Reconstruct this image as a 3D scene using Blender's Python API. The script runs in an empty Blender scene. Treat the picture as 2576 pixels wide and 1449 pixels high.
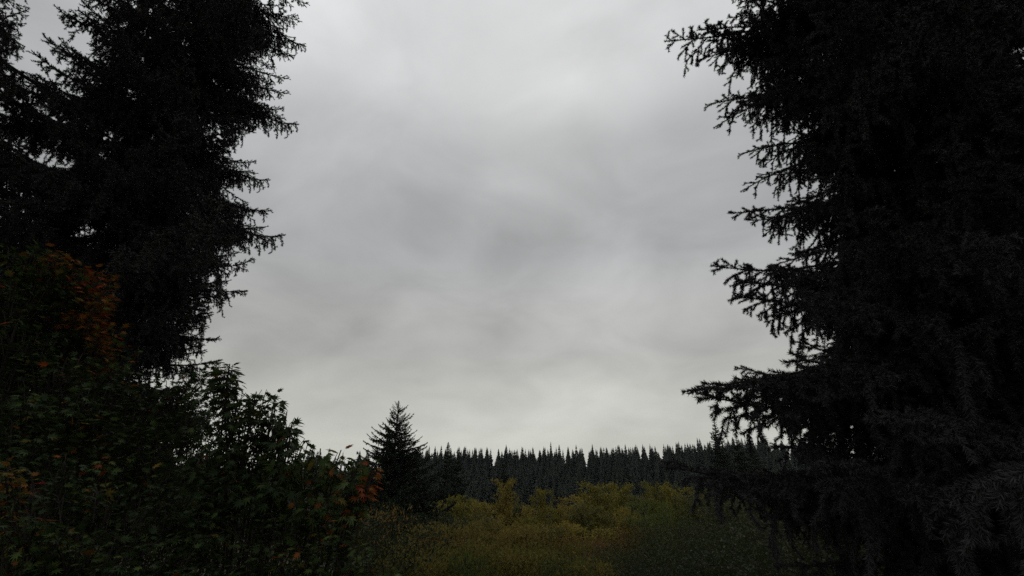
import bpy, math, random
import numpy as np
from mathutils import Matrix, Vector, Quaternion

# ------------------------------------------------------------------ camera, sky, sun, exposure
scene = bpy.context.scene
col = scene.collection
FPX, PITCH = 1200.0, math.atan(455.5 / 1200.0)      # focal length in photo pixels (2576 wide), upward pitch
CAM = np.array([0.0, 0.0, 5.0])
SUN_EL, SUN_AZ = 42.0, 4.0                          # degrees; azimuth from +Y towards +X

cam_d = bpy.data.cameras.new('camera'); cam_d.sensor_width = 36.0
cam_d.lens = 36.0 * FPX / 2576.0; cam_d.clip_start = 0.05; cam_d.clip_end = 5000
cam = bpy.data.objects.new('camera', cam_d); col.objects.link(cam)
cam.location = CAM; cam.rotation_euler = (math.pi / 2 + PITCH, 0, 0)
scene.camera = cam

world = bpy.data.worlds.new('World'); scene.world = world; world.use_nodes = True
nt = world.node_tree; nt.nodes.clear()
def N(t, **kw):
    n = nt.nodes.new(t)
    for k, v in kw.items(): setattr(n, k, v)
    return n
L = lambda a, b: nt.links.new(a, b)
def ramp(node, pts):
    e = node.color_ramp.elements
    while len(e) > 1: e.remove(e[-1])
    for i, (p, c) in enumerate(pts):
        x = e[0] if i == 0 else e.new(p)
        x.position = p; x.color = (c, c, c, 1) if isinstance(c, float) else (*c, 1)
def mth(op, a, b=None, use=None):
    n = N('ShaderNodeMath', operation=op)
    for i, v in enumerate((a, b)):
        if v is None: continue
        if isinstance(v, (int, float)): n.inputs[i].default_value = v
        else: L(v, n.inputs[i])
    return n.outputs[0]
tc = N('ShaderNodeTexCoord'); sep = N('ShaderNodeSeparateXYZ'); L(tc.outputs['Generated'], sep.inputs[0])
zc = mth('MAXIMUM', sep.outputs['Z'], 0.0)
den = mth('ADD', zc, 0.32)
px, py = mth('DIVIDE', sep.outputs['X'], den), mth('DIVIDE', sep.outputs['Y'], den)
cmb = N('ShaderNodeCombineXYZ'); L(px, cmb.inputs[0]); L(py, cmb.inputs[1])
n1 = N('ShaderNodeTexNoise'); n1.inputs['Scale'].default_value = 1.05; n1.inputs['Detail'].default_value = 5.0
n1.inputs['Roughness'].default_value = 0.46; n1.inputs['Distortion'].default_value = 0.35
mp = N('ShaderNodeMapping'); mp.inputs['Location'].default_value = (3.1, 1.7, 0.0); L(cmb.outputs[0], mp.inputs[0]); L(mp.outputs[0], n1.inputs['Vector'])
n2 = N('ShaderNodeTexNoise'); n2.inputs['Scale'].default_value = 3.4; n2.inputs['Detail'].default_value = 6.0
n2.inputs['Roughness'].default_value = 0.5; n2.inputs['Distortion'].default_value = 0.5; L(mp.outputs[0], n2.inputs['Vector'])
elev = N('ShaderNodeValToRGB'); L(zc, elev.inputs[0])
ramp(elev, [(0.0, (.55, .555, .505)), (.14, (.535, .54, .50)), (.25, (.47, .47, .455)), (.42, (.415, .419, .422)),
            (.58, (.465, .472, .475)), (.72, (.635, .642, .645)), (.85, (.68, .688, .69)), (1.0, (.66, .668, .67))])
elev.color_ramp.interpolation = 'EASE'
cl = mth('ADD', mth('MULTIPLY', mth('SUBTRACT', n1.outputs['Fac'], 0.5), 0.85), mth('MULTIPLY', mth('SUBTRACT', n2.outputs['Fac'], 0.5), mth('ADD', 0.12, mth('MULTIPLY', mth('MINIMUM', mth('MULTIPLY', zc, 2.5), 1.0), 0.5))))
cl = mth('ADD', cl, 1.0)
cv = N('ShaderNodeVectorMath', operation='SCALE'); L(elev.outputs[0], cv.inputs[0]); L(cl, cv.inputs['Scale'])
sky = N('ShaderNodeTexSky', sky_type='NISHITA'); sky.sun_disc = False
sky.sun_elevation = math.radians(SUN_EL); sky.sun_rotation = math.radians(SUN_AZ)
bg_sky = N('ShaderNodeBackground'); bg_sky.inputs[1].default_value = 0.05; L(sky.outputs[0], bg_sky.inputs[0])
bg_cl = N('ShaderNodeBackground'); bg_cl.inputs[1].default_value = 1.0; L(cv.outputs[0], bg_cl.inputs[0])
mx = N('ShaderNodeMixShader'); mx.inputs[0].default_value = 0.97; L(bg_sky.outputs[0], mx.inputs[1]); L(bg_cl.outputs[0], mx.inputs[2])
wo = N('ShaderNodeOutputWorld'); L(mx.outputs[0], wo.inputs[0])

sun_d = bpy.data.lights.new('sun', 'SUN'); sun_d.energy = 0.5; sun_d.angle = math.radians(40); sun_d.color = (1, .97, .93)
sun = bpy.data.objects.new('sun', sun_d); col.objects.link(sun)
e_, a_ = math.radians(SUN_EL), math.radians(SUN_AZ)
sd = Vector((math.cos(e_) * math.sin(a_), math.cos(e_) * math.cos(a_), math.sin(e_)))
sun.rotation_euler = sd.to_track_quat('Z', 'Y').to_euler(); sun.location = (0, 0, 60)

scene.view_settings.view_transform = 'Standard'; scene.view_settings.look = 'None'
scene.view_settings.exposure = 0.0; scene.view_settings.gamma = 1.0
scene.view_settings.use_curve_mapping = False
scene.cycles.use_denoising = False
scene.cycles.max_bounces = 6; scene.cycles.diffuse_bounces = 3; scene.cycles.glossy_bounces = 1
scene.cycles.transmission_bounces = 3; scene.cycles.volume_bounces = 0
scene.cycles.use_adaptive_sampling = True; scene.cycles.adaptive_threshold = 0.006

# ------------------------------------------------------------------ pixel <-> world
CP, SP = math.cos(PITCH), math.sin(PITCH)
def ray(x, y):
    u, v = (x - 1288.0) / FPX, (724.5 - y) / FPX
    return np.array([u, CP - v * SP, SP + v * CP])
def at(x, y, r):                                    # point seen at a pixel, at horizontal range r from the camera
    d = ray(x, y); return CAM + d * (r / math.hypot(d[0], d[1]))
def pix(p):
    q = np.asarray(p, float) - CAM
    w = q[1] * CP + q[2] * SP; up = q[2] * CP - q[1] * SP
    return 1288 + FPX * q[0] / w, 724.5 - FPX * up / w
GY = [-60, 0, 8, 25, 50, 90, 160, 205, 335, 420, 900, 3000]
GZ = [0.4, 0, -.6, -3, -7, -13, -21, -21.5, -4.2, -2, -6, -6]
def ground(x, y):
    z = np.interp(y, GY, GZ)
    s = np.clip((np.asarray(x, float) - 50) / 130, 0, 1); s = s * s * (3 - 2 * s)
    k = np.clip((np.asarray(y, float) - 90) / 150, 0, 1)
    return z + s * k * 7 + .35 * np.sin(x * .21 + 1.3) * np.sin(y * .17) * np.clip(np.abs(y) / 20, 0, 1)

# ------------------------------------------------------------------ mesh helpers
def norm(a): return a / np.maximum(np.linalg.norm(a, axis=-1, keepdims=True), 1e-9)
def mesh_np(name, V, F, mats, mi=None, smooth=False):
    me = bpy.data.meshes.new(name)
    V = np.ascontiguousarray(V, np.float32); F = np.ascontiguousarray(F, np.int32)
    me.vertices.add(len(V)); me.vertices.foreach_set('co', V.ravel())
    me.loops.add(F.size); me.loops.foreach_set('vertex_index', F.ravel())
    me.polygons.add(len(F)); me.polygons.foreach_set('loop_start', np.arange(0, F.size, 3, dtype=np.int32))
    for m in mats: me.materials.append(m)
    if mi is not None: me.polygons.foreach_set('material_index', np.ascontiguousarray(mi, np.int32))
    if smooth: me.polygons.foreach_set('use_smooth', np.ones(len(F), bool))
    me.update(calc_edges=True); me.validate()
    return me
class MB:
    def __init__(s): s.V, s.F, s.M, s.n = [], [], [], 0
    def add(s, V, F, m=0):
        V = np.asarray(V, float).reshape(-1, 3); F = np.asarray(F, int).reshape(-1, 3)
        s.V.append(V); s.F.append(F + s.n); s.n += len(V)
        s.M.append(np.full(len(F), m) if np.isscalar(m) else np.asarray(m))
    def mesh(s, name, mats, smooth=False):
        return mesh_np(name, np.concatenate(s.V), np.concatenate(s.F), mats, np.concatenate(s.M), smooth)
def tube(P, R, sides=6):
    P = np.asarray(P, float); R = np.asarray(R, float); k = len(P)
    T = norm(np.gradient(P, axis=0)); ref = np.array([0.31, 0.77, 0.21])
    A = norm(np.cross(T, ref)); B = np.cross(T, A)
    th = np.arange(sides) * 2 * math.pi / sides
    V = P[:, None] + R[:, None, None] * (np.cos(th)[None, :, None] * A[:, None] + np.sin(th)[None, :, None] * B[:, None])
    i, j = np.meshgrid(np.arange(k - 1), np.arange(sides), indexing='ij'); j2 = (j + 1) % sides
    a, b, c, d = i * sides + j, i * sides + j2, (i + 1) * sides + j2, (i + 1) * sides + j
    F = np.concatenate([np.stack([a, b, c], -1).reshape(-1, 3), np.stack([a, c, d], -1).reshape(-1, 3)])
    return V.reshape(-1, 3), F
def prisms(P0, P1, r0, r1):                         # many thin three-sided sticks at once
    n = len(P0); T = norm(P1 - P0); A = norm(np.cross(T, np.array([.31, .77, .21]))); B = np.cross(T, A)
    r0 = np.broadcast_to(r0, n)[:, None, None]; r1 = np.broadcast_to(r1, n)[:, None, None]
    th = np.arange(3) * 2 * math.pi / 3
    O = np.cos(th)[None, :, None] * A[:, None] + np.sin(th)[None, :, None] * B[:, None]
    V = np.concatenate([P0[:, None] + r0 * O, P1[:, None] + r1 * O], 1).reshape(-1, 3)
    f = []
    for j in range(3):
        k = (j + 1) % 3; f += [[j, k, 3 + k], [j, 3 + k, 3 + j]]
    F = (np.arange(n)[:, None, None] * 6 + np.array(f)[None]).reshape(-1, 3)
    return V, F
def stamp(TV, TF, pos, X, Z, s):                    # leaf template at many places: X midrib, Z face normal
    Y = np.cross(Z, X); s = np.broadcast_to(s, len(pos))[:, None, None]
    V = pos[:, None] + s * (TV[None, :, 0:1] * X[:, None] + TV[None, :, 1:2] * Y[:, None] + TV[None, :, 2:3] * Z[:, None])
    F = (np.arange(len(pos))[:, None, None] * len(TV) + TF[None]).reshape(-1, 3)
    return V.reshape(-1, 3), F
def obj(name, me, parent=None, loc=(0, 0, 0), label=None, cat=None, group=None, kind=None):
    o = bpy.data.objects.new(name, me); col.objects.link(o); o.location = [float(v) for v in loc]
    if parent is not None: o.parent = parent
    if label: o['label'] = label
    if cat: o['category'] = cat
    if group: o['group'] = group
    if kind: o['kind'] = kind
    return o
def thing(name, loc, label, cat, group=None): return obj(name, None, None, loc, label, cat, group)

# ------------------------------------------------------------------ materials
def new_mat(name):
    m = bpy.data.materials.new(name); m.use_nodes = True
    t = m.node_tree; t.nodes.clear(); return m, t
def leaf_mat(name, c0, c1, transl=0.3, scale=0.6, rough=.75, spec=.15):
    m, t = new_mat(name); n = t.nodes.new; l = t.links.new
    geo = n('ShaderNodeNewGeometry'); tx = n('ShaderNodeTexNoise'); tx.inputs['Scale'].default_value = scale; tx.inputs['Detail'].default_value = 3
    oi = n('ShaderNodeObjectInfo'); va = n('ShaderNodeVectorMath'); va.operation = 'ADD'
    l(geo.outputs['Position'], va.inputs[0]); l(oi.outputs['Random'], va.inputs[1]); l(va.outputs[0], tx.inputs['Vector'])
    ad = n('ShaderNodeMath'); ad.operation = 'MULTIPLY_ADD'; l(geo.outputs['Random Per Island'], ad.inputs[0]); ad.inputs[1].default_value = .55
    sb = n('ShaderNodeMath'); sb.operation = 'MULTIPLY_ADD'; l(tx.outputs['Fac'], sb.inputs[0]); sb.inputs[1].default_value = 1.3; sb.inputs[2].default_value = -.42
    l(sb.outputs[0], ad.inputs[2])
    mix = n('ShaderNodeMix'); mix.data_type = 'RGBA'; mix.clamp_factor = True
    l(ad.outputs[0], mix.inputs['Factor']); mix.inputs[6].default_value = (*c0, 1); mix.inputs[7].default_value = (*c1, 1)
    hs = n('ShaderNodeHueSaturation'); mr = n('ShaderNodeMapRange'); l(oi.outputs['Random'], mr.inputs[0]); mr.inputs[3].default_value = .72; mr.inputs[4].default_value = 1.28
    mh = n('ShaderNodeMapRange'); l(oi.outputs['Random'], mh.inputs[0]); mh.inputs[3].default_value = .52; mh.inputs[4].default_value = .485; l(mh.outputs[0], hs.inputs['Hue'])
    l(mr.outputs[0], hs.inputs['Value']); l(mix.outputs[2], hs.inputs['Color'])
    b = n('ShaderNodeBsdfPrincipled'); b.inputs['Roughness'].default_value = rough; b.inputs['Specular IOR Level'].default_value = spec
    l(hs.outputs[0], b.inputs['Base Color'])
    out = n('ShaderNodeOutputMaterial')
    if transl > 0:
        tr = n('ShaderNodeBsdfTranslucent'); l(hs.outputs[0], tr.inputs['Color'])
        ms = n('ShaderNodeMixShader'); ms.inputs[0].default_value = transl; l(b.outputs[0], ms.inputs[1]); l(tr.outputs[0], ms.inputs[2]); l(ms.outputs[0], out.inputs[0])
    else: l(b.outputs[0], out.inputs[0])
    return m
def bark_mat(name, c0, c1, scale=(9, 9, 2)):
    m, t = new_mat(name); n = t.nodes.new; l = t.links.new
    tcx = n('ShaderNodeTexCoord'); mpn = n('ShaderNodeMapping'); mpn.inputs['Scale'].default_value = scale; l(tcx.outputs['Object'], mpn.inputs[0])
    tx = n('ShaderNodeTexNoise'); tx.inputs['Scale'].default_value = 2.0; tx.inputs['Detail'].default_value = 6; l(mpn.outputs[0], tx.inputs['Vector'])
    mix = n('ShaderNodeMix'); mix.data_type = 'RGBA'; l(tx.outputs['Fac'], mix.inputs['Factor']); mix.inputs[6].default_value = (*c0, 1); mix.inputs[7].default_value = (*c1, 1)
    bp = n('ShaderNodeBump'); bp.inputs['Strength'].default_value = .6; bp.inputs['Distance'].default_value = .02; l(tx.outputs['Fac'], bp.inputs['Height'])
    b = n('ShaderNodeBsdfPrincipled'); b.inputs['Roughness'].default_value = .95; b.inputs['Specular IOR Level'].default_value = .1
    l(mix.outputs[2], b.inputs['Base Color']); l(bp.outputs[0], b.inputs['Normal'])
    out = n('ShaderNodeOutputMaterial'); l(b.outputs[0], out.inputs[0]); return m
M = {}
M['needle_near'] = leaf_mat('needle_bluish', (.022, .0225, .0225), (.042, .043, .043), 0, 2.0)
M['needle_left'] = leaf_mat('needle_dark', (.018, .021, .018), (.030, .034, .029), 0, 1.0)
M['needle_mid'] = leaf_mat('needle_fir', (.014, .020, .013), (.026, .034, .020), 0, .5)
M['needle_far'] = leaf_mat('needle_forest', (.014, .021, .016), (.029, .035, .024), 0, .15)
M['bark_spruce'] = bark_mat('bark_spruce', (.030, .026, .023), (.075, .066, .060))
M['bark_twig'] = bark_mat('bark_twig', (.020, .018, .016), (.036, .031, .028))
M['bark_alder'] = bark_mat('bark_alder', (.04, .036, .032), (.10, .092, .085))
M['bark_shrub'] = bark_mat('bark_shrub', (.018, .015, .012), (.038, .031, .025))
M['leaf_green'] = leaf_mat('maple_green', (.034, .056, .014), (.066, .094, .024), .3, 1.5, .65, .12)
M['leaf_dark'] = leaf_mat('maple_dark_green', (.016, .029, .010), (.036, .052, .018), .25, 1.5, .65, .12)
M['leaf_yellow'] = leaf_mat('maple_yellow', (.085, .068, .014), (.15, .105, .02), .35, 1.5)
M['leaf_orange'] = leaf_mat('maple_orange', (.12, .042, .011), (.20, .078, .017), .35, 1.5)
M['leaf_red'] = leaf_mat('maple_red', (.15, .028, .010), (.25, .052, .014), .35, 1.5)
M['alder_yellow'] = leaf_mat('alder_yellow_green', (.120, .104, .018), (.205, .165, .028), .3, .35)
M['alder_green'] = leaf_mat('alder_green', (.060, .068, .016), (.110, .100, .024), .3, .35)
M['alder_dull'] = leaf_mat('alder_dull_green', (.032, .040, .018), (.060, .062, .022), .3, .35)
M['shrub_ochre'] = leaf_mat('shrub_ochre', (.12, .085, .022), (.19, .125, .03), .3, .8)
M['shrub_rust'] = leaf_mat('shrub_rust', (.085, .044, .018), (.14, .075, .026), .3, .8)
M['shrub_olive'] = leaf_mat('shrub_olive', (.095, .084, .020), (.170, .130, .030), .3, .8)
M['shrub_bright'] = leaf_mat('shrub_bright_green', (.045, .075, .018), (.075, .11, .026), .3, .8)
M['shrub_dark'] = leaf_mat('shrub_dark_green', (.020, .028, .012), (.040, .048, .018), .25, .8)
M['soil'] = bark_mat('forest_soil', (.025, .022, .014), (.05, .042, .022), (.6, .6, .6))

# ------------------------------------------------------------------ ground
gx = np.concatenate([np.linspace(-1500, -130, 12), np.linspace(-120, 120, 61), np.linspace(130, 1500, 12)])
gy = np.concatenate([np.linspace(-60, 100, 65), np.linspace(105, 420, 50), np.linspace(460, 3000, 12)])
X, Y = np.meshgrid(gx, gy, indexing='ij'); Z = ground(X, Y)
i, j = np.meshgrid(np.arange(len(gx) - 1), np.arange(len(gy) - 1), indexing='ij'); w = len(gy)
a, b, c, d = i * w + j, (i + 1) * w + j, (i + 1) * w + j + 1, i * w + j + 1
F = np.concatenate([np.stack([a, b, c], -1).reshape(-1, 3), np.stack([a, c, d], -1).reshape(-1, 3)])
obj('ground', mesh_np('ground', np.stack([X, Y, Z], -1).reshape(-1, 3), F, [M['soil']], None, True), kind='structure')

# ------------------------------------------------------------------ conifer boughs
def needles(rng, P0, P1, dens, ln, wd, ang=52):
    D = P1 - P0; le = np.linalg.norm(D, axis=1); cnt = np.maximum(1, (le * dens + rng.random(len(le))).astype(int))
    idx = np.repeat(np.arange(len(le)), cnt); n = len(idx); t = rng.random(n)[:, None]
    T = norm(D)[idx]; R = norm(np.cross(T, rng.normal(size=(n, 3))))
    a = np.radians(ang + rng.normal(size=n) * 10)[:, None]
    nd = norm(T * np.cos(a) + R * np.sin(a)); W = norm(np.cross(nd, rng.normal(size=(n, 3)))) * wd * .5
    B = P0[idx] + D[idx] * t; l = (ln * (0.75 + .45 * rng.random(n)))[:, None]
    V = np.stack([B - W, B + W, B + nd * l], 1).reshape(-1, 3)
    return V, np.arange(n * 3).reshape(-1, 3)
def bough(seed, Lb, mats, dens=330, ln=.021, wd=.0021, sag=.20, tip=.10, rise=.02, spacing=.06, spread=.36, hang=.16, hstep=.055, wood=1.0, side_l=.085, sstep=.04, ang=46, curl=.12):
    """one spruce bough along +X: axis, side branches fanning from it, short side shoots, hanging branchlets, needles"""
    rng = np.random.default_rng(seed); mb = MB(); DN = np.array([0, 0, -1.])
    s = np.linspace(0, 1, 18); wob = rng.normal() * .06; wob2 = rng.normal() * .02; ph = rng.random() * 6
    def axis(s):
        s = np.asarray(s, float)
        return np.stack([s * Lb, Lb * (wob * np.sin(s * 3.1) + wob2 * np.sin(s * 8 + ph) * s), Lb * (rise * s - sag * s ** 1.7 + tip * s ** 5 + .012 * np.sin(s * 9 + ph))], -1)
    A = axis(s); mb.add(*tube(A, wood * (.004 + .015 * (1 - s)) * Lb / 2.2, 5), 0)
    P0, P1, RR = [], [], []
    def seg(p, q, r): P0.append(p); P1.append(q); RR.append(r)
    for u in np.linspace(.45, 1, 14)[:-1]: seg(axis(u), axis(u + .55 / 13), .0)
    u = .08; side = 1
    while u < .985:
        side = -side; p = axis(u); T = norm(axis(min(1, u + .02)) - axis(u - .02))
        l2 = Lb * min(.035 + spread * (1 - u) ** .85, .30) * (.45 + .8 * rng.random()) * min(1, .4 + u / .3)
        if rng.random() < .08: l2 *= .3
        Sd = norm(np.cross(np.array([0, 0, 1.]), T)) * side
        th = math.radians(ang + rng.normal() * 10); up = .09 * rng.normal() + (.06 if u > .8 else -.12)
        dd = norm(T * math.cos(th) + Sd * math.sin(th) + np.array([0, 0, up]))
        drp = (.30 + .3 * rng.random()) * (1 - .5 * u)
        def sec(f): return p + dd * l2 * f + DN * (drp * l2 * f ** 2 - curl * l2 * f ** 4)
        for v in range(4): seg(sec(v / 4), sec((v + 1) / 4), .0022 * wood * (1 - v * .15))
        # short shoots either side of the side branch
        m = int(l2 / sstep); S2 = norm(np.cross(dd, np.array([0, 0, 1.])))
        for v in range(m):
            f = (v + .3 + .5 * rng.random()) / m; o = sec(f)
            sl = side_l * (.45 + .8 * rng.random()) * (1.15 - .6 * f)
            e = o + norm(dd * .8 + S2 * (1 if v % 2 else -1) * .8 + np.array([0, 0, -.55 + .25 * rng.normal()])) * sl
            seg(o, e, .0011 * wood)
        # branchlets hanging below, longer towards the trunk
        m = max(1, int(l2 / hstep)) if u < .9 else 0
        for v in range(m):
            if rng.random() < .25: continue
            f = (v + rng.random()) / m; o = sec(f)
            hl = hang * (.25 + 1.1 * rng.random() ** 1.5) * max(.2, 1.35 - 1.1 * u)
            hd = norm(DN + dd * (.2 + .3 * f) + rng.normal(size=3) * .13)
            mid = o + hd * hl * .5; end = mid + norm(hd + DN * .6 + rng.normal(size=3) * .08) * hl * .5
            seg(o, mid, .0013 * wood); seg(mid, end, .0011 * wood)
            if hl > .12:
                for q in range(int(hl / .06)):
                    g = o + (end - o) * rng.random(); seg(g, g + norm(DN + rng.normal(size=3) * .7) * side_l * (.4 + .5 * rng.random()), .001 * wood)
        if u > .3 and rng.random() < .4:
            seg(p, p + norm(T * .8 + Sd * .6 * rng.normal() + np.array([0, 0, .35])) * side_l * (.5 + .6 * rng.random()), .0012 * wood)
        u += spacing / Lb * (.6 + .8 * rng.random())
    P0, P1, RR = np.array(P0), np.array(P1), np.array(RR)
    k = RR > 0; mb.add(*prisms(P0[k], P1[k], RR[k], RR[k] * .7), 0)
    mb.add(*needles(rng, P0, P1, dens, ln, wd), 1)
    me = mb.mesh('bough', mats); me['tip'] = [float(v) for v in axis(1.0)]
    return me
near_m = [M['bark_twig'], M['needle_near']]; left_m = [M['bark_twig'], M['needle_left']]; mid_m = [M['bark_twig'], M['needle_mid']]
NEAR = [bough(10 + i, 2.3, near_m, dens=900, ln=.031, wd=.0062, side_l=.115, sstep=.07, sag=.10 + .05 * (i % 4), tip=.05 + .03 * (i % 3), spacing=.078, hang=.44, hstep=.085) for i in range(7)]
NEAR_S = [bough(30 + i, 1.2, near_m, dens=900, ln=.031, wd=.0062, side_l=.115, sstep=.07, spacing=.07, hang=.24, hstep=.08) for i in range(3)]
LEFT = [bough(50 + i, 2.6, left_m, dens=290, ln=.042, wd=.013, sag=.06 + .06 * (i % 4), tip=.17, spacing=.085, spread=.40, hang=.42, hstep=.10, wood=1.6, side_l=.13, sstep=.085, ang=40, curl=.25) for i in range(7)]
LEFT_S = [bough(60 + i, 1.4, left_m, dens=290, ln=.042, wd=.013, sag=.10, tip=.16, spacing=.07, spread=.40, hang=.30, hstep=.09, wood=1.6, side_l=.12, sstep=.085, curl=.25) for i in range(4)]
MID = [bough(70 + i, 2.6, mid_m, dens=125, ln=.09, wd=.034, sag=.02 + .05 * (i % 3), tip=.16, rise=.26, spacing=.14, hang=.2, hstep=.16, wood=2.5, side_l=.16, sstep=.12, curl=.2) for i in range(4)]
MID_S = [bough(80 + i, 1.0, mid_m, dens=110, ln=.075, wd=.03, sag=.0, tip=.14, rise=.5, spacing=.10, spread=.34, hang=.09, hstep=.12, wood=2.5, side_l=.09, sstep=.10) for i in range(3)]
FAR_B = [bough(90 + i, 2.8, mid_m, dens=45, ln=.20, wd=.09, sag=.05, tip=.12, rise=.06, spacing=.25, hang=.2, hstep=.25, wood=3, side_l=.2, sstep=.2) for i in range(3)]
FAR_S = [bough(95 + i, 1.0, mid_m, dens=55, ln=.17, wd=.08, sag=.0, tip=.12, rise=.2, spacing=.15, spread=.32, hang=.1, hstep=.15, wood=3, side_l=.12, sstep=.15) for i in range(3)]

def trunk_mesh(H, r, seed, mat, bend=.0):
    rng = np.random.default_rng(seed); s = np.linspace(0, 1, 16)
    P = np.stack([bend * np.sin(s * 2.2 + seed), bend * np.cos(s * 1.7 + seed) - bend * math.cos(seed), s * H], -1); P[:, 0] -= P[0, 0]
    R = r * (1 - s) ** .85 + .012 + r * .5 * np.exp(-s * H / .5)
    V, F = tube(P, R, 10); V[:, :2] += (rng.normal(size=(len(V), 2)) * r * .05)
    return mesh_np('trunk', V, F, [mat], None, True)

def conifer(name, label, base, H, r, big, small, z0, z1, dz, per, radius, seed, tips=(), ok=None, group=None, cat='tree', inner=None):
    rng = np.random.default_rng(seed); root = thing(name, base, label, cat, group)
    obj('trunk', trunk_mesh(H, r, seed, M['bark_spruce']), root)
    def place(me, az, sc, z, roll=0.0):
        o = obj('branch', me, root, (0, 0, z)); o.rotation_euler = (roll, 0, az); o.scale = (sc,) * 3
    for (tx, ty, rg) in tips:                       # boughs whose tips show against the sky
        p = at(tx, ty, rg) - base; R = math.hypot(p[0], p[1])
        me = (big if R > 1.1 else small)[rng.integers(len(big if R > 1.1 else small))]
        lt = me['tip']; sc = R / math.hypot(lt[0], lt[1])
        az = math.atan2(p[1], p[0]) - math.atan2(lt[1], lt[0]); place(me, az, sc, p[2] - lt[2] * sc)
        for q_ in (() if tx < 140 or 900 < ty < 1010 or ty < 60 else (.86, .74)):                       # companions a little shorter, so that each bough reads as a clump
            place(big[rng.integers(len(big))], az + rng.normal() * .2, sc * q_, p[2] - lt[2] * sc + rng.normal() * .05, rng.normal() * .1)
    z = z0
    while z < z1:
        az0 = rng.random() * 6.3
        for k in range(per):
            az = az0 + k * 6.283 / per + rng.normal() * .3; R = radius(z) * (.55 + .58 * rng.random())
            zz = z + rng.normal() * dz * .3
            for tries in range(4):
                lib = big if R > 1.1 or big is small else small; me = lib[rng.integers(len(lib))]; lt = me['tip']; sc = R / math.hypot(lt[0], lt[1])
                tp = base + np.array([R * math.cos(az), R * math.sin(az), zz + lt[2] * sc])
                if ok is None or (ok(tp) and all(ok(base + np.array([R * q_ * math.cos(az), R * q_ * math.sin(az), zz + lt[2] * sc * q_ ** 1.7 - h_]), h_ > 0) for q_, h_ in ((.35, .3), (.6, .25), (.6, 0), (.85, .0)))): place(me, az - math.atan2(lt[1], lt[0]), sc, zz, rng.normal() * .06); break
                R *= .78
        z += dz * (.8 + .4 * rng.random())
    if inner:                                       # short leafy boughs close round the trunk
        z = inner[0]
        while z < inner[1]:
            az = math.atan2(-base[1], -base[0]) + rng.normal() * .9; me = small[rng.integers(len(small))]
            place(me, az, .75 + .35 * rng.random(), z, rng.normal() * .1); z += inner[2]
    return root

# sky edges as the photo shows them (photo pixels): boughs stay on their own side
LY, LX = zip(*[(-400, 720), (0, 735), (10, 755), (40, 690), (60, 735), (85, 690), (116, 745), (150, 690), (172, 650), (200, 700), (235, 695), (260, 680), (312, 730), (345, 620), (375, 550), (405, 625), (430, 595), (452, 655), (490, 590),
    (530, 660), (560, 635), (590, 695), (625, 600), (650, 610), (675, 515), (705, 485), (740, 540), (770, 505), (790, 522), (820, 495), (862, 545), (900, 540), (1000, 600), (1449, 700)])
RY, RX = zip(*[(-400, 1870), (0, 1850), (25, 1880), (45, 1845), (75, 1860), (104, 1730), (135, 1745), (150, 1780), (185, 1805), (230, 1815), (262, 1805), (290, 1830), (322, 1815), (350, 1855), (386, 1890), (420, 1930), (450, 1945), (482, 1890), (505, 1935),
    (536, 1855), (575, 1905), (620, 1940), (668, 1815), (695, 1890), (715, 1955), (746, 1885), (790, 1965), (820, 2045), (852, 2030), (870, 2070), (886, 2015), (925, 2070), (945, 2030), (986, 1765), (1010, 1860), (1060, 1920), (1110, 1910), (1162, 1690), (1200, 1750), (1449, 1850)])
def in_front(p): return (p[1]) * CP + (p[2] - 5) * SP > .4
def ok_left(p, hanging=False):
    if not in_front(p): return True
    x, y = pix(p)
    if hanging: return not (y < 215 and np.interp(y, [-300, 0, 100, 230], [150, 80, 62, 0]) < x < np.interp(y, [-300, 0, 60, 130, 230], [250, 150, 140, 105, 50]))
    if y < 230 and np.interp(y, [-300, 0, 100, 230], [150, 80, 62, 0]) < x < np.interp(y, [-300, 0, 60, 130, 230], [260, 165, 155, 120, 60]): return False
    return x < np.interp(y, LY, LX) - 45
def ok_right(p, hanging=False):
    if np.linalg.norm(p - CAM) < 2.0: return False
    if not in_front(p): return True
    x, y = pix(p); return hanging or x > np.interp(y, RY, RX) + 62
def foot(x, y, r):
    p = at(x, y, r); return np.array([p[0], p[1], float(ground(p[0], p[1])) - .1])

# right: two big spruces close to the camera
bR = foot(2400, 700, 4.7)
tR = [(1830, 45, 4.0), (1835, -8, 4.3), (1672, 104, 3.9), (1760, 150, 4.2), (1786, 262, 4.0), (1796, 322, 4.1), (1868, 386, 4.2), (1864, 482, 4.3), (1832, 536, 3.9),
      (1788, 668, 3.8), (1860, 746, 3.8), (2010, 852, 3.6), (1986, 886, 3.0), (1718, 986, 3.3), (1752, 988, 3.35), (1800, 980, 3.4), (1850, 975, 3.45), (1662, 1162, 3.6), (1905, 1000, 3.6), (1790, 1180, 3.7),
      (2140, 540, 2.9), (2040, 752, 2.9), (2070, 1160, 2.8), (2230, 1040, 2.8)]
conifer('spruce_tree', 'big dark spruce with drooping needle sprays, its lowest boughs reaching over the yellowish alders', bR, 19, .17, NEAR, NEAR_S, .6, 12.5, .30, 6,
        lambda z: 2.35 * (1 - max(0, z - 6) / 16), 101, tR, ok_right, 'tall spruces framing the view', inner=(3, 12, .22))
bR2 = foot(2640, 650, 7.2)
conifer('spruce_tree', 'dark spruce standing behind the big drooping spruce, thin boughs letting sky through', bR2, 22, .2, NEAR, NEAR_S, .8, 15, .55, 5,
        lambda z: 2.7 * (1 - max(0, z - 6) / 18), 102, (), ok_right, 'tall spruces framing the view', inner=(3, 14, .2))
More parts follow.
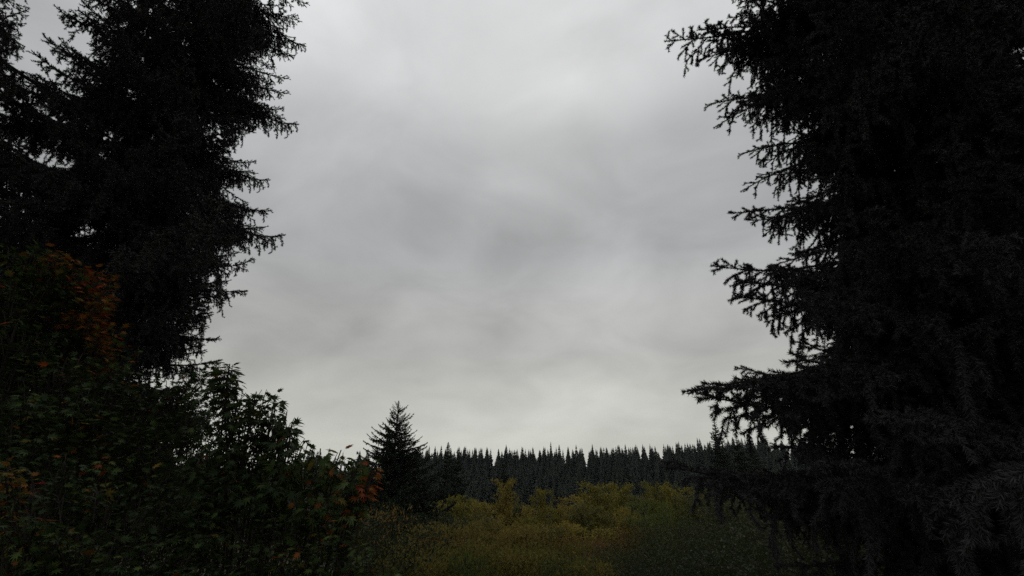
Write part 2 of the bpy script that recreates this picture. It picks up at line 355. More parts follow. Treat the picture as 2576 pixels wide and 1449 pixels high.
# left: spruces farther off
bL = foot(400, 500, 10.0)
tL = [(772, 10, 10), (770, 116, 10.2), (725, 198, 10), (690, 170, 10), (752, 312, 9.8), (715, 272, 10), (725, 235, 10), (645, 405, 10), (680, 452, 9.9), (684, 530, 9.8), (718, 590, 9.6), (640, 650, 9.4),
      (545, 665, 9.6), (558, 740, 9.6), (538, 790, 9.6), (550, 850, 9.5), (520, 700, 9.6), (515, 765, 9.6), (525, 820, 9.5), (560, 905, 9.3), (520, 880, 9.4), (760, 55, 10), (740, 145, 10.2),
      (135, 12, 10.5), (112, 92, 10.5), (80, 128, 10.5), (60, 190, 10.4)]
conifer('spruce_tree', 'broad dark spruce with upturned bough tips behind the orange vine maple', bL, 26, .24, LEFT, LEFT_S, .8, 17.5, .42, 6,
        lambda z: 3.1 * (1 - max(0, z - 9) / 22) * (.72 if z < 6 else 1), 103, tL, ok_left, 'tall spruces framing the view', inner=(4, 17, .26))
bL2 = foot(170, 520, 12.5)
conifer('spruce_tree', 'dark spruce partly hidden behind the broad spruce, with long weeping branchlets', bL2, 25, .24, LEFT, LEFT_S, .8, 19, .95, 4,
        lambda z: 3.0 * (1 - max(0, z - 9) / 22), 104, (), ok_left, 'tall spruces framing the view')
bL3 = foot(-330, 500, 9.5)
tL3 = [(68, 18, 9.3), (66, 60, 9.3), (48, 110, 9.3), (30, 160, 9.3), (12, 215, 9.2)]
conifer('spruce_tree', 'dark spruce beside the broad spruce, a strip of sky between their tops', bL3, 24, .24, LEFT, LEFT_S, .8, 16, .5, 5,
        lambda z: 2.6 * (1 - max(0, z - 9) / 22), 105, tL3, ok_left, 'tall spruces framing the view')

# ------------------------------------------------------------------ conifers in the middle distance
def mid_fir(label, x, ytop, r, Rmax, seed, per=6, dz=.36, z0f=.1, name='fir_tree', slope=.36, group='conifers standing among the alders', double=False):
    t = at(x, ytop, r); gz = float(ground(t[0], t[1])) - .1; H = t[2] - gz
    base = np.array([t[0], t[1], gz])
    root = conifer(name, label, base, H, H * .016, *((MID, MID_S) if r < 50 else (FAR_B, FAR_S)), H * z0f, H - .35, dz, per, lambda z: min(Rmax, .12 + slope * (H - z)), seed, group=group)
    rng = np.random.default_rng(seed)
    for k in range(7):
        o = obj('branch', (MID_S if r < 50 else FAR_S)[k % 3], root, (0, 0, H - .75 + .1 * k)); o.scale = (.42 - .045 * k,) * 3; o.rotation_euler = (0, -.75, k * 2.4)
    return root
mid_fir('full dark fir with a pointed top and upswept boughs, alone above the maple leaves', 1003, 1008, 34, 4.2, 201, per=9, dz=.34, slope=.57)
mid_fir('slim dark fir with a thin leader, beside the full pointed fir', 1128, 1112, 62, 3.2, 202, slope=.30)
mid_fir('small dark fir crown just behind the tallest alder', 1268, 1166, 66, 3.0, 203, slope=.36)
mid_fir('short leafy-looking fir leaning close to the slim fir', 1152, 1128, 66, 3.0, 204, slope=.3)
mid_fir('thin open fir taller than the forest line, under the spruce boughs', 1795, 1050, 95, 3.6, 205, per=6, dz=.33, slope=.27)
mid_fir('blunt fir below the spruce boughs, beside the thin open fir', 1850, 1092, 90, 3.4, 206, slope=.33)
mid_fir('shorter fir below the spruce boughs, hard against the blunt fir', 1885, 1100, 80, 3.4, 207, slope=.35)

# ------------------------------------------------------------------ far forest
def far_fir(seed, H=23.0, Rm=2.7):
    rng = np.random.default_rng(seed); mb = MB(); P, X_, Z_, S_ = [], [], [], []
    z = H * .12
    while z < H - .25:
        R = min(Rm, .06 + .27 * (H - z)) * (.85 + .3 * rng.random()); nb = 7 if R > .8 else 5; a0 = rng.random() * 6
        for k in range(nb):
            a = a0 + k * 6.283 / nb + rng.normal() * .2; l = R * (.7 + .5 * rng.random()); d0 = np.array([math.cos(a), math.sin(a), 0]); sd_ = np.array([-d0[1], d0[0], 0])
            o = np.array([0, 0, z]); e = o + d0 * l + np.array([0, 0, .10 * l * rng.normal() - .02]); m_ = o + (e - o) * .5 + np.array([0, 0, -.12 * l]); wv = .20 * l + .10
            dr = np.array([0, 0, -(.22 * l + .1)])
            V = [o, m_ + sd_ * wv + dr * .6, e, m_ - sd_ * wv + dr * .6, m_ + dr * 1.4, e + dr * .8 - d0 * .2 * l, m_ + sd_ * wv * .4 + d0 * .2 * l + dr * 1.2]
            mb.add(V, [[0, 1, 2], [0, 2, 3], [0, 4, 2], [2, 4, 5], [1, 6, 2]])
        z += (.42 + .25 * rng.random()) * (.6 if H - z < 3 else 1)
    return mb.mesh('crown', [M['needle_far']])
FARC = [far_fir(300 + i, 23, 2.6 + .25 * i) for i in range(6)]
V, F = tube([[0, 0, 0], [0, 0, 12], [0, 0, 23]], [.3, .17, .02], 6); FART = mesh_np('trunk', V, F, [M['bark_spruce']], None, True)
rng = np.random.default_rng(7); spots = []
def try_spots(n, y0, y1, a0, a1, dmin):
    k = 0
    for _ in range(20000):
        if k >= n: break
        y = y0 + (y1 - y0) * rng.random(); x = y * (a0 + (a1 - a0) * rng.random())
        if all((x - s[0]) ** 2 + (y - s[1]) ** 2 > dmin ** 2 for s in spots): spots.append((x, y)); k += 1
try_spots(185, 314, 336, -.20, .50, 3.0)
try_spots(110, 205, 312, -.20, .50, 6.5)
for k, (x, y) in enumerate(spots):
    h = float(np.clip(1.0 + rng.normal() * .045 + (.10 if rng.random() < .06 else 0), .8, 1.2)); v = rng.integers(6); rz = rng.random() * 6.3; wd = .68 + .34 * rng.random()
    t = thing('forest_fir', (x, y, float(ground(x, y)) - .1), 'narrow dark fir in the forest on the far hillside', 'tree', 'firs of the forest on the far hillside')
    o = obj('crown', FARC[v], t); o.rotation_euler = (0, 0, rz); o.scale = (wd, wd, h)
    o = obj('trunk', FART, t); o.scale = (1, 1, h)
# the rest of that forest, a mass behind and beside
mb = MB(); src = []
for v in range(3):
    me = FARC[v]; co = np.zeros(len(me.vertices) * 3); me.vertices.foreach_get('co', co); fi = np.zeros(len(me.loops), int); me.loops.foreach_get('vertex_index', fi)
    src.append((co.reshape(-1, 3), fi.reshape(-1, 3)))
k = 0
while k < 520:
    y = 200 + 175 * rng.random(); x = y * (-1.1 + 2.3 * rng.random()); inn = y < 340 and -.24 < x / y < .54
    if k % 2 != inn: continue
    c0, f0 = src[k % 3]; an = rng.random() * 6.3; R_ = np.array([[math.cos(an), -math.sin(an), 0], [math.sin(an), math.cos(an), 0], [0, 0, (.80 + .15 * rng.random() + (.06 if y > 300 else 0)) if inn else .85 + .25 * rng.random()]])
    mb.add(c0 @ R_.T + np.array([x, y, float(ground(x, y))]), f0); k += 1
obj('forest', mb.mesh('forest', [M['needle_far']]), label='mass of dark firs continuing the far hillside forest', cat='forest', kind='stuff')

# ------------------------------------------------------------------ leaf shapes
def maple_leaf():
    ang = np.radians([-150, -118, -92, -66, -46, -26, -13, 0, 13, 26, 46, 66, 92, 118, 150]); rad = np.array([.26, .50, .30, .76, .36, .95, .42, 1.08, .42, .95, .36, .76, .30, .50, .26])
    V = [[0, 0, 0]] + [[r * math.cos(a) * .62 + .22, r * math.sin(a) * .62, -.16 * r * r + .05 * abs(math.sin(a))] for a, r in zip(ang, rad)]
    F = [[0, k, k + 1] for k in range(1, 15)]
    V += [[-.45, .012, .04], [-.45, -.012, .04]]; F += [[0, 16, 17]]
    return np.array(V), np.array(F)
MLV, MLF = maple_leaf()
SLV = np.array([[0, 0, 0], [.55, .30, .07], [1, 0, -.06], [.55, -.30, .07]]); SLF = np.array([[0, 1, 2], [0, 2, 3]])
NLV = SLV * np.array([1, .6, 1])
LEAFM = ['leaf_green', 'leaf_dark', 'leaf_yellow', 'leaf_orange', 'leaf_red']; LM = [M[k] for k in LEAFM]
LEAF_ME = [mesh_np('leaf', MLV, MLF, [m]) for m in LM]
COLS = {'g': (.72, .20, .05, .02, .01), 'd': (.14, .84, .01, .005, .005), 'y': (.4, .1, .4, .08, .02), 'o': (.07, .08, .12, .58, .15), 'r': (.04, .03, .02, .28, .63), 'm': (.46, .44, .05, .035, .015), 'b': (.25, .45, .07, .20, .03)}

def bez(p, q, bow, n=9):
    t = np.linspace(0, 1, n)[:, None]; c = (p + q) / 2 + bow
    return (1 - t) ** 2 * p + 2 * t * (1 - t) * c + t ** 2 * q
def maple(label, basepix, blobs, leaf, seed, stems=4, nleaf=280, depth=.45, dens=1.0, droop=.35, group='vine maples by the spruces', name='vine_maple'):
    rng = np.random.default_rng(seed); bx, by, br = basepix
    base = foot(bx, by, br); root = thing(name, base, label, 'tree', group)
    st = []
    heads = [at(b_[0], b_[1], b_[4]) for b_ in blobs]; order = np.argsort([h[0] for h in heads])
    grp = np.array_split(order, stems)
    tw0, tw1, tr = [], [], []; LP, LXs, LZ, LS, LC = [], [], [], [], []
    for gi, g in enumerate(grp):
        hc = np.mean([heads[k] for k in g], 0); off = np.array([rng.normal() * .25, rng.normal() * .25, 0])
        fork = base + off + (hc - base - off) * .62 + np.array([0, 0, .05])
        P = bez(base + off, fork, np.array([rng.normal() * .2, rng.normal() * .2, .2]))
        V, F = tube(P - base, np.linspace(.04, .016, len(P)), 7); stem = obj('stem', mesh_np('stem', V, F, [M['bark_shrub']], None, True), root)
        lb = MB()
        for k in g:
            bxp, byp, rx, ry, rg, cc = blobs[k]; h = heads[k]; dist = np.linalg.norm(h - CAM); sc = dist / FPX
            P = bez(fork, h, np.array([rng.normal() * .1, rng.normal() * .1, .12 * np.linalg.norm(h - fork)])); lb.add(*tube(P - base, np.linspace(.018, .005, len(P)), 5))
            fw = norm(h - CAM); rt = norm(np.cross(fw, [0, 0, 1.])); up = np.cross(rt, fw)
            rad = np.array([rx * sc, ry * sc]); ns = int(dens * .6 * (4 + 2.3 * rad[0] * rad[1] * math.pi * (1 + depth) / (leaf * leaf * 2.4)))
            for q in range(min(ns, 60)):
                v = norm(rng.normal(size=3)) * rng.random() ** .4
                e = h + rt * v[0] * rad[0] + up * v[1] * rad[1] + fw * v[2] * depth
                hd = norm(e - P[-3] + rng.normal(size=3) * .08 + np.array([0, 0, .02])); ln = leaf * (2.0 + 2.2 * rng.random()); s0 = e - hd * ln
                sp = np.array([s0, e - hd * ln * .4 + np.array([0, 0, .02]), e + np.array([0, 0, -.12 * ln])])
                tw0 += [sp[0], sp[1]]; tw1 += [sp[1], sp[2]]; tr += [.0052, .004]
                tw0.append(P[-2]); tw1.append(sp[0]); tr.append(.0055)
                for f in np.linspace(.25, 1.0, 4):
                    pt = sp[0] + (sp[1] - sp[0]) * min(1, f / .6) if f < .6 else sp[1] + (sp[2] - sp[1]) * (f - .6) / .4
                    for sg in ((-1, 1) if f < .95 else (0,)):
                        sdv = norm(np.cross(hd, [0, 0, 1.]) + 1e-6)
                        xh = norm(hd * .7 + sdv * sg * .95 + np.array([0, 0, -droop * (1 + rng.random())]) + rng.normal(size=3) * .22)
                        zz = norm(np.array([0, 0, 1.]) + rng.normal(size=3) * .42); zz = norm(zz - xh * np.dot(zz, xh))
                        LP.append(pt + xh * leaf * .45); LXs.append(xh); LZ.append(zz); LS.append(leaf * (.62 + .6 * rng.random())); LC.append(rng.choice(5, p=np.array(COLS[cc]) / sum(COLS[cc])))
        obj('limb', lb.mesh('limb', [M['bark_shrub']], True), stem)
    V, F = prisms(np.array(tw0) - base, np.array(tw1) - base, np.array(tr), np.array(tr) * .7); obj('twigs', mesh_np('twigs', V, F, [M['bark_shrub']]), root, kind='stuff')
    LP, LXs, LZ, LS, LC = map(np.array, (LP, LXs, LZ, LS, LC))
    app = LS / np.linalg.norm(LP - CAM, axis=1); vis = app * (1 + .25 * rng.random(len(app)))
    # nearest-looking leaves: closest along their own line of sight
    pxy = np.array([pix(p) for p in LP]); cell = {}
    for k in np.argsort(np.linalg.norm(LP - CAM, axis=1)):
        key = (int(pxy[k, 0] // 9), int(pxy[k, 1] // 9))
        if key not in cell: cell[key] = k
    front = np.array(sorted(cell.values(), key=lambda k: -vis[k]))[:nleaf]
    inside = np.ones(len(LP), bool); inside[front] = False
    for k in front:
        o = obj('leaf', LEAF_ME[LC[k]], root, LP[k] - base); Rm = Matrix((LXs[k], np.cross(LZ[k], LXs[k]), LZ[k])).transposed()
        o.rotation_euler = Rm.to_euler(); o.scale = (float(LS[k]),) * 3
    if inside.any():
        V, F = stamp(MLV, MLF, LP[inside] - base, LXs[inside], LZ[inside], LS[inside])
        obj('foliage', mesh_np('foliage', V, F, LM, np.repeat(LC[inside], len(MLF))), root, kind='stuff')
    return root
# photo pixel x, y, radii, range, colour key
maple('vine maple turning orange and red, hanging in front of the broad spruce', (200, 1000, 7.4), [
    (140, 635, 26, 30, 7, 'o'), (155, 690, 34, 40, 7, 'm'), (120, 720, 40, 40, 7.1, 'g'), (175, 745, 40, 40, 7, 'm'), (205, 700, 22, 26, 7, 'r'), (250, 705, 26, 30, 7, 'r'), (226, 770, 32, 46, 6.9, 'o'), (262, 770, 24, 50, 7, 'r'),
    (222, 830, 32, 40, 6.9, 'o'), (268, 830, 26, 36, 6.9, 'o'), (240, 885, 30, 30, 6.9, 'o'), (60, 640, 30, 34, 7.3, 'g'), (75, 720, 50, 50, 7.2, 'm'), (160, 850, 44, 50, 7.1, 'd'), (300, 900, 40, 36, 7, 'b'), (210, 940, 40, 30, 6.9, 'b')], .085, 401)
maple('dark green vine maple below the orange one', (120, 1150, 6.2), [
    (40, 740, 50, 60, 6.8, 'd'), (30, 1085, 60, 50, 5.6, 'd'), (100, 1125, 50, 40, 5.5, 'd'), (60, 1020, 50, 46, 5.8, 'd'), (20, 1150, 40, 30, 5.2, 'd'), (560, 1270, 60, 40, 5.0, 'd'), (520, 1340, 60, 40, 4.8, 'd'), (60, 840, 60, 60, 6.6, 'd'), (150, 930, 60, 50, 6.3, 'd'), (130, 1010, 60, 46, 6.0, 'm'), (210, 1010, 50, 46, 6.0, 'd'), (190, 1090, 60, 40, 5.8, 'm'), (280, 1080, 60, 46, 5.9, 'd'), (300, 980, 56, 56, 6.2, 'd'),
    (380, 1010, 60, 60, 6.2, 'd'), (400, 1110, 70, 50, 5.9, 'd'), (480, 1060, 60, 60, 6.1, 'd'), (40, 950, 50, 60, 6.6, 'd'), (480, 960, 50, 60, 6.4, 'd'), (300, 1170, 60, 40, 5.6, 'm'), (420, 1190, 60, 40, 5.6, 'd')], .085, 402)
maple('vine maple with drooping leaf sprays dark against the sky and red leaves at its tip', (700, 1200, 5.2), [
    (578, 915, 20, 26, 5.4, 'd'), (555, 960, 40, 40, 5.5, 'd'), (590, 1000, 36, 40, 5.3, 'd'), (645, 985, 26, 26, 5.1, 'd'), (690, 1005, 28, 24, 5.0, 'd'), (722, 1035, 28, 26, 4.9, 'd'), (735, 1070, 22, 16, 4.9, 'd'), (665, 1050, 46, 36, 5.0, 'd'),
    (600, 1080, 54, 46, 5.2, 'd'), (700, 1095, 46, 26, 4.9, 'd'), (765, 1110, 32, 18, 4.8, 'd'), (806, 1128, 18, 12, 4.7, 'm'), (640, 1140, 60, 40, 5.0, 'd'), (735, 1150, 56, 34, 4.8, 'm'), (810, 1170, 44, 30, 4.7, 'm'), (858, 1132, 20, 8, 4.6, 'm'), (905, 1145, 14, 8, 4.6, 'm'),
    (938, 1165, 6, 5, 4.5, 'r'), (930, 1208, 5, 4, 4.5, 'r'), (885, 1185, 34, 26, 4.6, 'm'), (540, 1130, 60, 50, 5.3, 'd'), (560, 1210, 70, 46, 5.1, 'd'), (680, 1220, 70, 40, 4.8, 'd'), (800, 1235, 56, 36, 4.6, 'm'), (880, 1245, 36, 30, 4.5, 'm')], .105, 403, stems=5, depth=.4, dens=1.5, droop=.6)
maple('low green vine maple under the sprays of the taller maple', (820, 1500, 4.4), [
    (800, 1310, 56, 36, 4.5, 'g'), (870, 1310, 40, 36, 4.4, 'g'), (720, 1310, 60, 40, 4.6, 'd'), (640, 1310, 60, 40, 4.8, 'd'), (880, 1375, 44, 34, 4.3, 'g'), (800, 1390, 60, 36, 4.3, 'g'), (710, 1400, 60, 40, 4.4, 'm'), (620, 1400, 60, 40, 4.6, 'd'),
    (935, 1425, 40, 24, 4.2, 'g'), (860, 1440, 56, 24, 4.2, 'g'), (760, 1450, 60, 24, 4.3, 'm'), (660, 1460, 60, 24, 4.4, 'd'), (990, 1450, 30, 14, 4.1, 'g')], .07, 404, depth=.4)
maple('low vine maple with scattered orange leaves, the nearest bush under the dark green maple', (250, 1500, 4.2), [
    (20, 1175, 36, 16, 4.6, 'y'), (50, 1205, 20, 14, 4.6, 'o'), (20, 1260, 40, 30, 4.5, 'd'), (60, 1310, 50, 34, 4.4, 'm'), (8, 1320, 24, 24, 4.3, 'b'), (130, 1330, 46, 24, 4.3, 'g'), (185, 1325, 40, 20, 4.3, 'm'), (240, 1345, 46, 26, 4.3, 'm'), (70, 1400, 60, 34, 4.2, 'g'),
    (170, 1410, 60, 34, 4.2, 'm'), (270, 1430, 60, 26, 4.2, 'd'), (370, 1400, 60, 40, 4.4, 'd'), (470, 1390, 60, 40, 4.5, 'd'), (560, 1420, 50, 34, 4.5, 'd'), (270, 1230, 40, 26, 4.8, 'd'), (230, 1240, 20, 14, 4.8, 'y'), (360, 1290, 60, 40, 4.8, 'd'), (470, 1300, 60, 40, 4.9, 'd'),
    (420, 1450, 60, 20, 4.3, 'm'), (30, 1450, 50, 20, 4.1, 'b'), (140, 1460, 50, 20, 4.1, 'd'), (160, 1250, 40, 26, 4.7, 'd'), (150, 1180, 46, 36, 5.0, 'd')], .066, 405, stems=5, depth=.4)

# ------------------------------------------------------------------ alders and shrubs
def broad_crown(seed, H, W, leafmat, n, size, tv=SLV, low=.18, upright=.0, clump=.16, twigmat='bark_alder'):
    """limbs, twigs and small leaves for a plant H high and W wide; returns limb mesh and crown mesh"""
    rng = np.random.default_rng(seed); nl = int(16 + W * 4); P0, P1, R0 = [], [], []; ends = []
    for k in range(nl):
        f = (k + rng.random()) / nl; z0 = H * (low * .6 + (.9 - low * .6) * f) * .92; az = k * 2.4 + rng.normal() * .4
        l = W * .5 * (math.sin(math.pi * min(1, .18 + .82 * (1 - f))) ** .6) * (.7 + .45 * rng.random())
        el = .35 + .5 * f + upright; d = np.array([math.cos(az) * math.cos(el), math.sin(az) * math.cos(el), math.sin(el)])
        o = np.array([0, 0, z0]); p = o
        for s in range(3):
            q = p + (d + rng.normal(size=3) * .14) * l / 3 / max(.35, math.cos(el)) * .8; P0.append(p); P1.append(q); R0.append(.035 * (1 - f * .6) * (1 - s * .28) * H / 9)
            for t in range(3):
                e = p + (q - p) * rng.random() + norm(d + rng.normal(size=3) * .75 + np.array([0, 0, .25 + upright])) * W * (.07 + .13 * rng.random()); P0.append(p + (q - p) * .6); P1.append(e); R0.append(.010 * H / 9); ends.append(e); ends.append((e + p) / 2)
            p = q
        ends.append(p)
    top = np.array([0, 0, H * .97])
    for k in range(8): ends.append(top * (1 - .035 * k) + rng.normal(size=3) * np.array([.03, .03, .02]) * W)
    P0, P1, R0 = np.array(P0), np.array(P1), np.array(R0)
    def soft(P):
        z = P[:, 2]; P[:, 2] = np.where(z > .86 * H, .86 * H + .12 * H * np.tanh((z - .86 * H) / (.12 * H)), z); return P
    P0, P1 = soft(P0), soft(P1); V, F = prisms(P0, P1, R0, R0 * .6); limb = mesh_np('limb', V, F, [M[twigmat]])
    E = soft(np.array(ends)); idx = rng.integers(len(E), size=n); pos = E[idx] + np.clip(rng.normal(size=(n, 3)), -1.6, 1.6) * W * clump * .5 * np.array([1, 1, .85]); pos[:, 2] = np.clip(pos[:, 2], H * .04, H * 1.02)
    Xh = norm(rng.normal(size=(n, 3)) + np.array([0, 0, -.25 + 1.6 * upright])); Zn = rng.normal(size=(n, 3)) + np.array([0, 0, .9]); Zn = norm(Zn - Xh * np.sum(Zn * Xh, 1, keepdims=True))
    V, F = stamp(tv, SLF, pos, Xh, Zn, size * (.65 + .7 * rng.random(n)))
    return limb, mesh_np('crown', V, F, [M[leafmat]])
def broad_lib(leafmat, seeds, H, W, n, size, **kw): return [broad_crown(s, H, W, leafmat, n, size, **kw) for s in seeds]
ALD = {'alder_yellow': broad_lib('alder_yellow', (501, 502, 503, 504), 10, 3.9, 6500, .17, clump=.075, upright=.28), 'alder_green': broad_lib('alder_green', (511, 512, 513), 10, 4.0, 6500, .17, clump=.075, upright=.28), 'alder_dull': broad_lib('alder_dull', (521, 522), 10, 6.0, 9500, .16, clump=.085)}
V, F = tube([[0, 0, 0], [.05, .03, 3], [-.04, .05, 6.2], [.02, 0, 9.4]], [.13, .10, .055, .012], 7); ALT = mesh_np('trunk', V, F, [M['bark_alder']], None, True)
def alder(label, x, ytop, r, key, v, wid=1.0, group='alders in the dip before the forest', name='alder_tree'):
    t = at(x, ytop, r); gz = float(ground(t[0], t[1])) - .1; s = (t[2] - gz) / 10.0
    root = thing(name, (t[0], t[1], gz), label, 'tree', group); limb, crown = ALD[key][v % len(ALD[key])]; rz = (x * 1.7 + v) % 6.28
    for nm, me in (('trunk', ALT), ('crown', crown)):
        o = obj(nm, me, root); o.scale = (s * wid, s * wid, s); o.rotation_euler = (0, 0, rz)
        if nm == 'trunk': obj('limb', limb, o)
    return root
AL1 = 'yellowish alder with a loose speckled crown in the dip before the forest'
AL2 = 'dull green alder half shaded by the big drooping spruce'
alder('pale broad-topped alder at the foot of the slim fir', 1150, 1240, 46, 'alder_yellow', 0, 1.1)
alder('tall narrow yellow-green alder in front of the small dark fir crown', 1272, 1202, 44, 'alder_yellow', 1, .72)
alder('alder with a narrow pointed top between two taller ones', 1362, 1224, 44, 'alder_yellow', 2, .62)
alder('tall broad alder with a dark thin trunk showing through its crown', 1500, 1204, 40, 'alder_yellow', 0, 1.1)
for (x, y, r, v) in [(1310, 1264, 50, 2), (1425, 1266, 46, 1), (1560, 1214, 45, 1), (1605, 1242, 42, 2), (1648, 1204, 46, 0), (1695, 1222, 41, 1), (1465, 1262, 36, 2), (1240, 1290, 38, 0), (1330, 1300, 36, 1), (1545, 1285, 35, 2), (1215, 1262, 42, 3), (1398, 1268, 40, 0), (1290, 1322, 27, 3), (1372, 1318, 28, 2), (1432, 1312, 29, 1), (1500, 1322, 27, 3), (1575, 1268, 33, 0), (1625, 1290, 30, 2), (1255, 1335, 25, 2), (1340, 1272, 47, 1), (1530, 1238, 49, 3), (1190, 1256, 52, 1), (1462, 1244, 52, 3), (1125, 1262, 44, 3)]:
    alder(AL1, x, y, r, 'alder_yellow' if v != 2 else 'alder_green', v, .8 + .1 * (v + x % 3), 'yellowish alders in the dip')
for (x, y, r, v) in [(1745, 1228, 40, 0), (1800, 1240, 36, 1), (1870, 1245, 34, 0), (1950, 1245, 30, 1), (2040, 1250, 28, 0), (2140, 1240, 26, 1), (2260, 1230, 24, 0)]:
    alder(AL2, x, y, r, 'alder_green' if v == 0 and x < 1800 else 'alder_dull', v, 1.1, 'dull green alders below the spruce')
alder('rounded dark green tree with a smooth crown at the foot of the pale alder', 1185, 1290, 30, 'alder_dull', 1, .95)
alder('dark green tree standing at the foot of the full pointed fir', 1085, 1290, 31, 'alder_dull', 0, .9)
alder('dark leafy tree between the red maple leaves and the full pointed fir', 930, 1280, 26, 'alder_dull', 1, 1.0)

SH = {}
for key, mat, sd_, n, size, up in (('ochre', 'shrub_ochre', 601, 1500, .085, .45), ('rust', 'shrub_rust', 603, 3600, .065, .2), ('olive', 'shrub_olive', 605, 2600, .095, .45), ('olive2', 'shrub_olive', 606, 2600, .095, .5), ('bright', 'shrub_bright', 607, 3800, .070, .3), ('dark', 'shrub_dark', 609, 11000, .055, .15), ('dark2', 'shrub_dark', 610, 11000, .055, .2)):
    SH[key] = broad_crown(sd_, 3.6, 3.0, mat, n, size, NLV, low=.1, upright=up, clump=.09 if 'olive' in key or key in ('ochre', 'rust') else .15, twigmat='bark_shrub')
stems_me = []
for k in range(4):
    V, F = tube(bez(np.zeros(3), np.array([.55, 0, 3.1 - .2 * k]), np.array([-.18, .1 * (k - 1.5), .2])), np.linspace(.024, .006, 9), 5); stems_me.append(mesh_np('stem', V, F, [M['bark_shrub']], None, True))
def shrub(label, x, ytop, r, key, wid=1.0, group=None, name='willow_shrub'):
    t = at(x, ytop, r); gz = float(ground(t[0], t[1])) - .05; s = (t[2] - gz) / 3.6; w_ = wid * min(s, 1.3)
    root = thing(name, (t[0], t[1], gz), label, 'shrub', group); limb, crown = SH[key]; rz = (x * 2.3) % 6.28
    for nm, me in (('limb', limb), ('foliage', crown)):
        o = obj(nm, me, root); o.scale = (w_, w_, s); o.rotation_euler = (0, 0, rz)
    for k in range(6):
        o = obj('stem', stems_me[k % 4], root); o.rotation_euler = (0, 0, rz + k * 1.05); o.scale = (w_ * (.7 + .15 * (k % 3)), w_, s)
    return root
shrub('bare-looking ochre shrub with upright twigs beside the green maple', 958, 1292, 15, 'ochre', .75, name='ochre_shrub')
shrub('rust brown shrub below the broad alder', 1590, 1335, 27, 'rust', 1.0, name='rust_shrub')
shrub('small rusty shrub in front of the alders with the willows', 1480, 1360, 24, 'rust', 1.0, name='rust_shrub')
shrub('bright green sapling shrub beside the rust brown shrub', 1660, 1275, 27, 'bright', .9, name='sapling')
WL = {'olive': 'olive yellow willow shrub with fine upright twigs at the bottom of the slope', 'olive2': 'olive yellow willow shrub with fine upright twigs at the bottom of the slope',
      'rust': 'rusty brown shrub wedged between the olive willow shrubs', 'bright': 'green shrub low among the olive willow shrubs'}
WG = {'olive': 'willow shrubs at the bottom of the slope', 'olive2': 'willow shrubs at the bottom of the slope', 'rust': 'rusty shrubs among the willows', 'bright': 'green shrubs among the willows'}
for (x, y, r, k, wd) in [(1012, 1366, 18, 'olive', .7), (1066, 1332, 19, 'olive2', .7), (1112, 1362, 17, 'rust', .55), (1152, 1338, 19, 'olive', .7), (1208, 1322, 20, 'olive2', .75), (1266, 1344, 19, 'olive', .7), (1322, 1330, 20, 'olive2', .75), (1374, 1362, 19, 'rust', .6), (1424, 1376, 18, 'olive', .65), (1470, 1400, 17, 'rust', .6),
        (1000, 1398, 13, 'olive2', .7), (1058, 1412, 12.5, 'olive', .65), (1118, 1386, 14, 'olive2', .7), (1180, 1404, 13, 'bright', .55), (1238, 1380, 14.5, 'olive', .75), (1300, 1400, 13.5, 'olive2', .7), (1355, 1390, 14.5, 'olive', .7), (1410, 1418, 13, 'bright', .5), (1470, 1428, 13, 'olive2', .65)]:
    shrub(WL[k], x, y, r, k, wd, WG[k], name='willow_shrub' if k.startswith('olive') else 'low_shrub')
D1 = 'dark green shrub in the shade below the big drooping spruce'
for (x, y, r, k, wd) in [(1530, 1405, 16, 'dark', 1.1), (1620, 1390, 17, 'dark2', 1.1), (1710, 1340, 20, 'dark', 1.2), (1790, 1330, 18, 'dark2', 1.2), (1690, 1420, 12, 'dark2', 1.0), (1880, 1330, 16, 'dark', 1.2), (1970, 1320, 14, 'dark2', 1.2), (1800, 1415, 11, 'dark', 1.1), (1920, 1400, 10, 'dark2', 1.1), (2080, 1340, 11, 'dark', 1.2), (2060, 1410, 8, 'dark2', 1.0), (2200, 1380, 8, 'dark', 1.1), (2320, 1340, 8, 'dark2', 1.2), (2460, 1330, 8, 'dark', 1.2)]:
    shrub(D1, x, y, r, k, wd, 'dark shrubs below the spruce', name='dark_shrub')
D2 = 'dark shrub filling the gap behind the low vine maples'
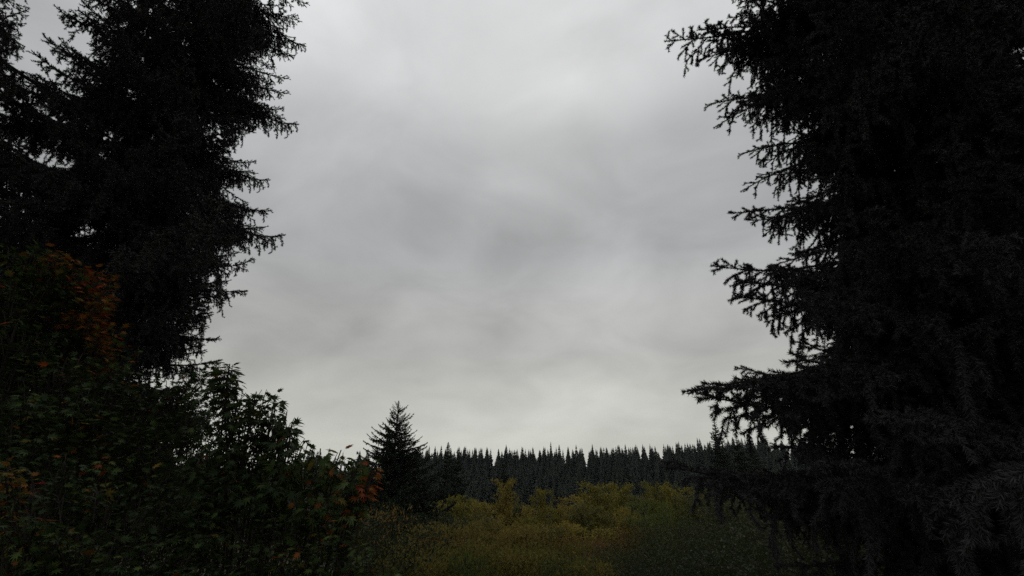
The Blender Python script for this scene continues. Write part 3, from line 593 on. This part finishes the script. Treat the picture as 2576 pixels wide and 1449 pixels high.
for (x, y, r, k, wd) in [(80, 1120, 8.5, 'dark', .9), (260, 1090, 8.5, 'dark2', .8), (400, 1060, 8.4, 'dark', .55), (540, 1120, 8.2, 'dark2', .55), (680, 1215, 8.0, 'dark', .7), (800, 1290, 8.5, 'dark2', 1.0), (900, 1330, 9.5, 'dark', .9)]:
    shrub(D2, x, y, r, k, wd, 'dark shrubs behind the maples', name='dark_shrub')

# ------------------------------------------------------------------ low growth over the ground
rng = np.random.default_rng(77); n = 70000
yy = 2 + 78 * rng.random(n) ** 1.3; xx = (rng.random(n) * 2 - 1) * (6 + yy * 1.1)
pos = np.stack([xx, yy, ground(xx, yy) + .05 + .55 * rng.random(n) ** 1.5], -1)
Xh = norm(rng.normal(size=(n, 3)) + np.array([0, 0, .5])); Zn = rng.normal(size=(n, 3)) + np.array([0, 0, .6]); Zn = norm(Zn - Xh * np.sum(Zn * Xh, 1, keepdims=True))
V, F = stamp(SLV, SLF, pos, Xh, Zn, .07 + .09 * rng.random(n))
obj('undergrowth', mesh_np('undergrowth', V, F, [M['shrub_dark'], M['shrub_olive']], np.repeat((rng.random(n) < .25).astype(int), 2)), label='low dark undergrowth covering the slope', cat='undergrowth', kind='stuff')

# ------------------------------------------------------------------ thin haze
m, t = new_mat('haze'); pv = t.nodes.new('ShaderNodeVolumePrincipled'); pv.inputs['Color'].default_value = (.82, .90, 1, 1); pv.inputs['Density'].default_value = .00005
pv.inputs['Anisotropy'].default_value = .2; om = t.nodes.new('ShaderNodeOutputMaterial'); t.links.new(pv.outputs[0], om.inputs['Volume'])
bx = np.array([[x, y, z] for x in (-1600, 1600) for y in (-80, 3100) for z in (-32., 42.)])
bf = np.array([[0, 1, 3], [0, 3, 2], [4, 6, 7], [4, 7, 5], [0, 4, 5], [0, 5, 1], [2, 3, 7], [2, 7, 6], [0, 2, 6], [0, 6, 4], [1, 5, 7], [1, 7, 3]])
obj('haze', mesh_np('haze', bx, bf, [m]), kind='stuff', label='thin grey blue air over the valley', cat='haze')
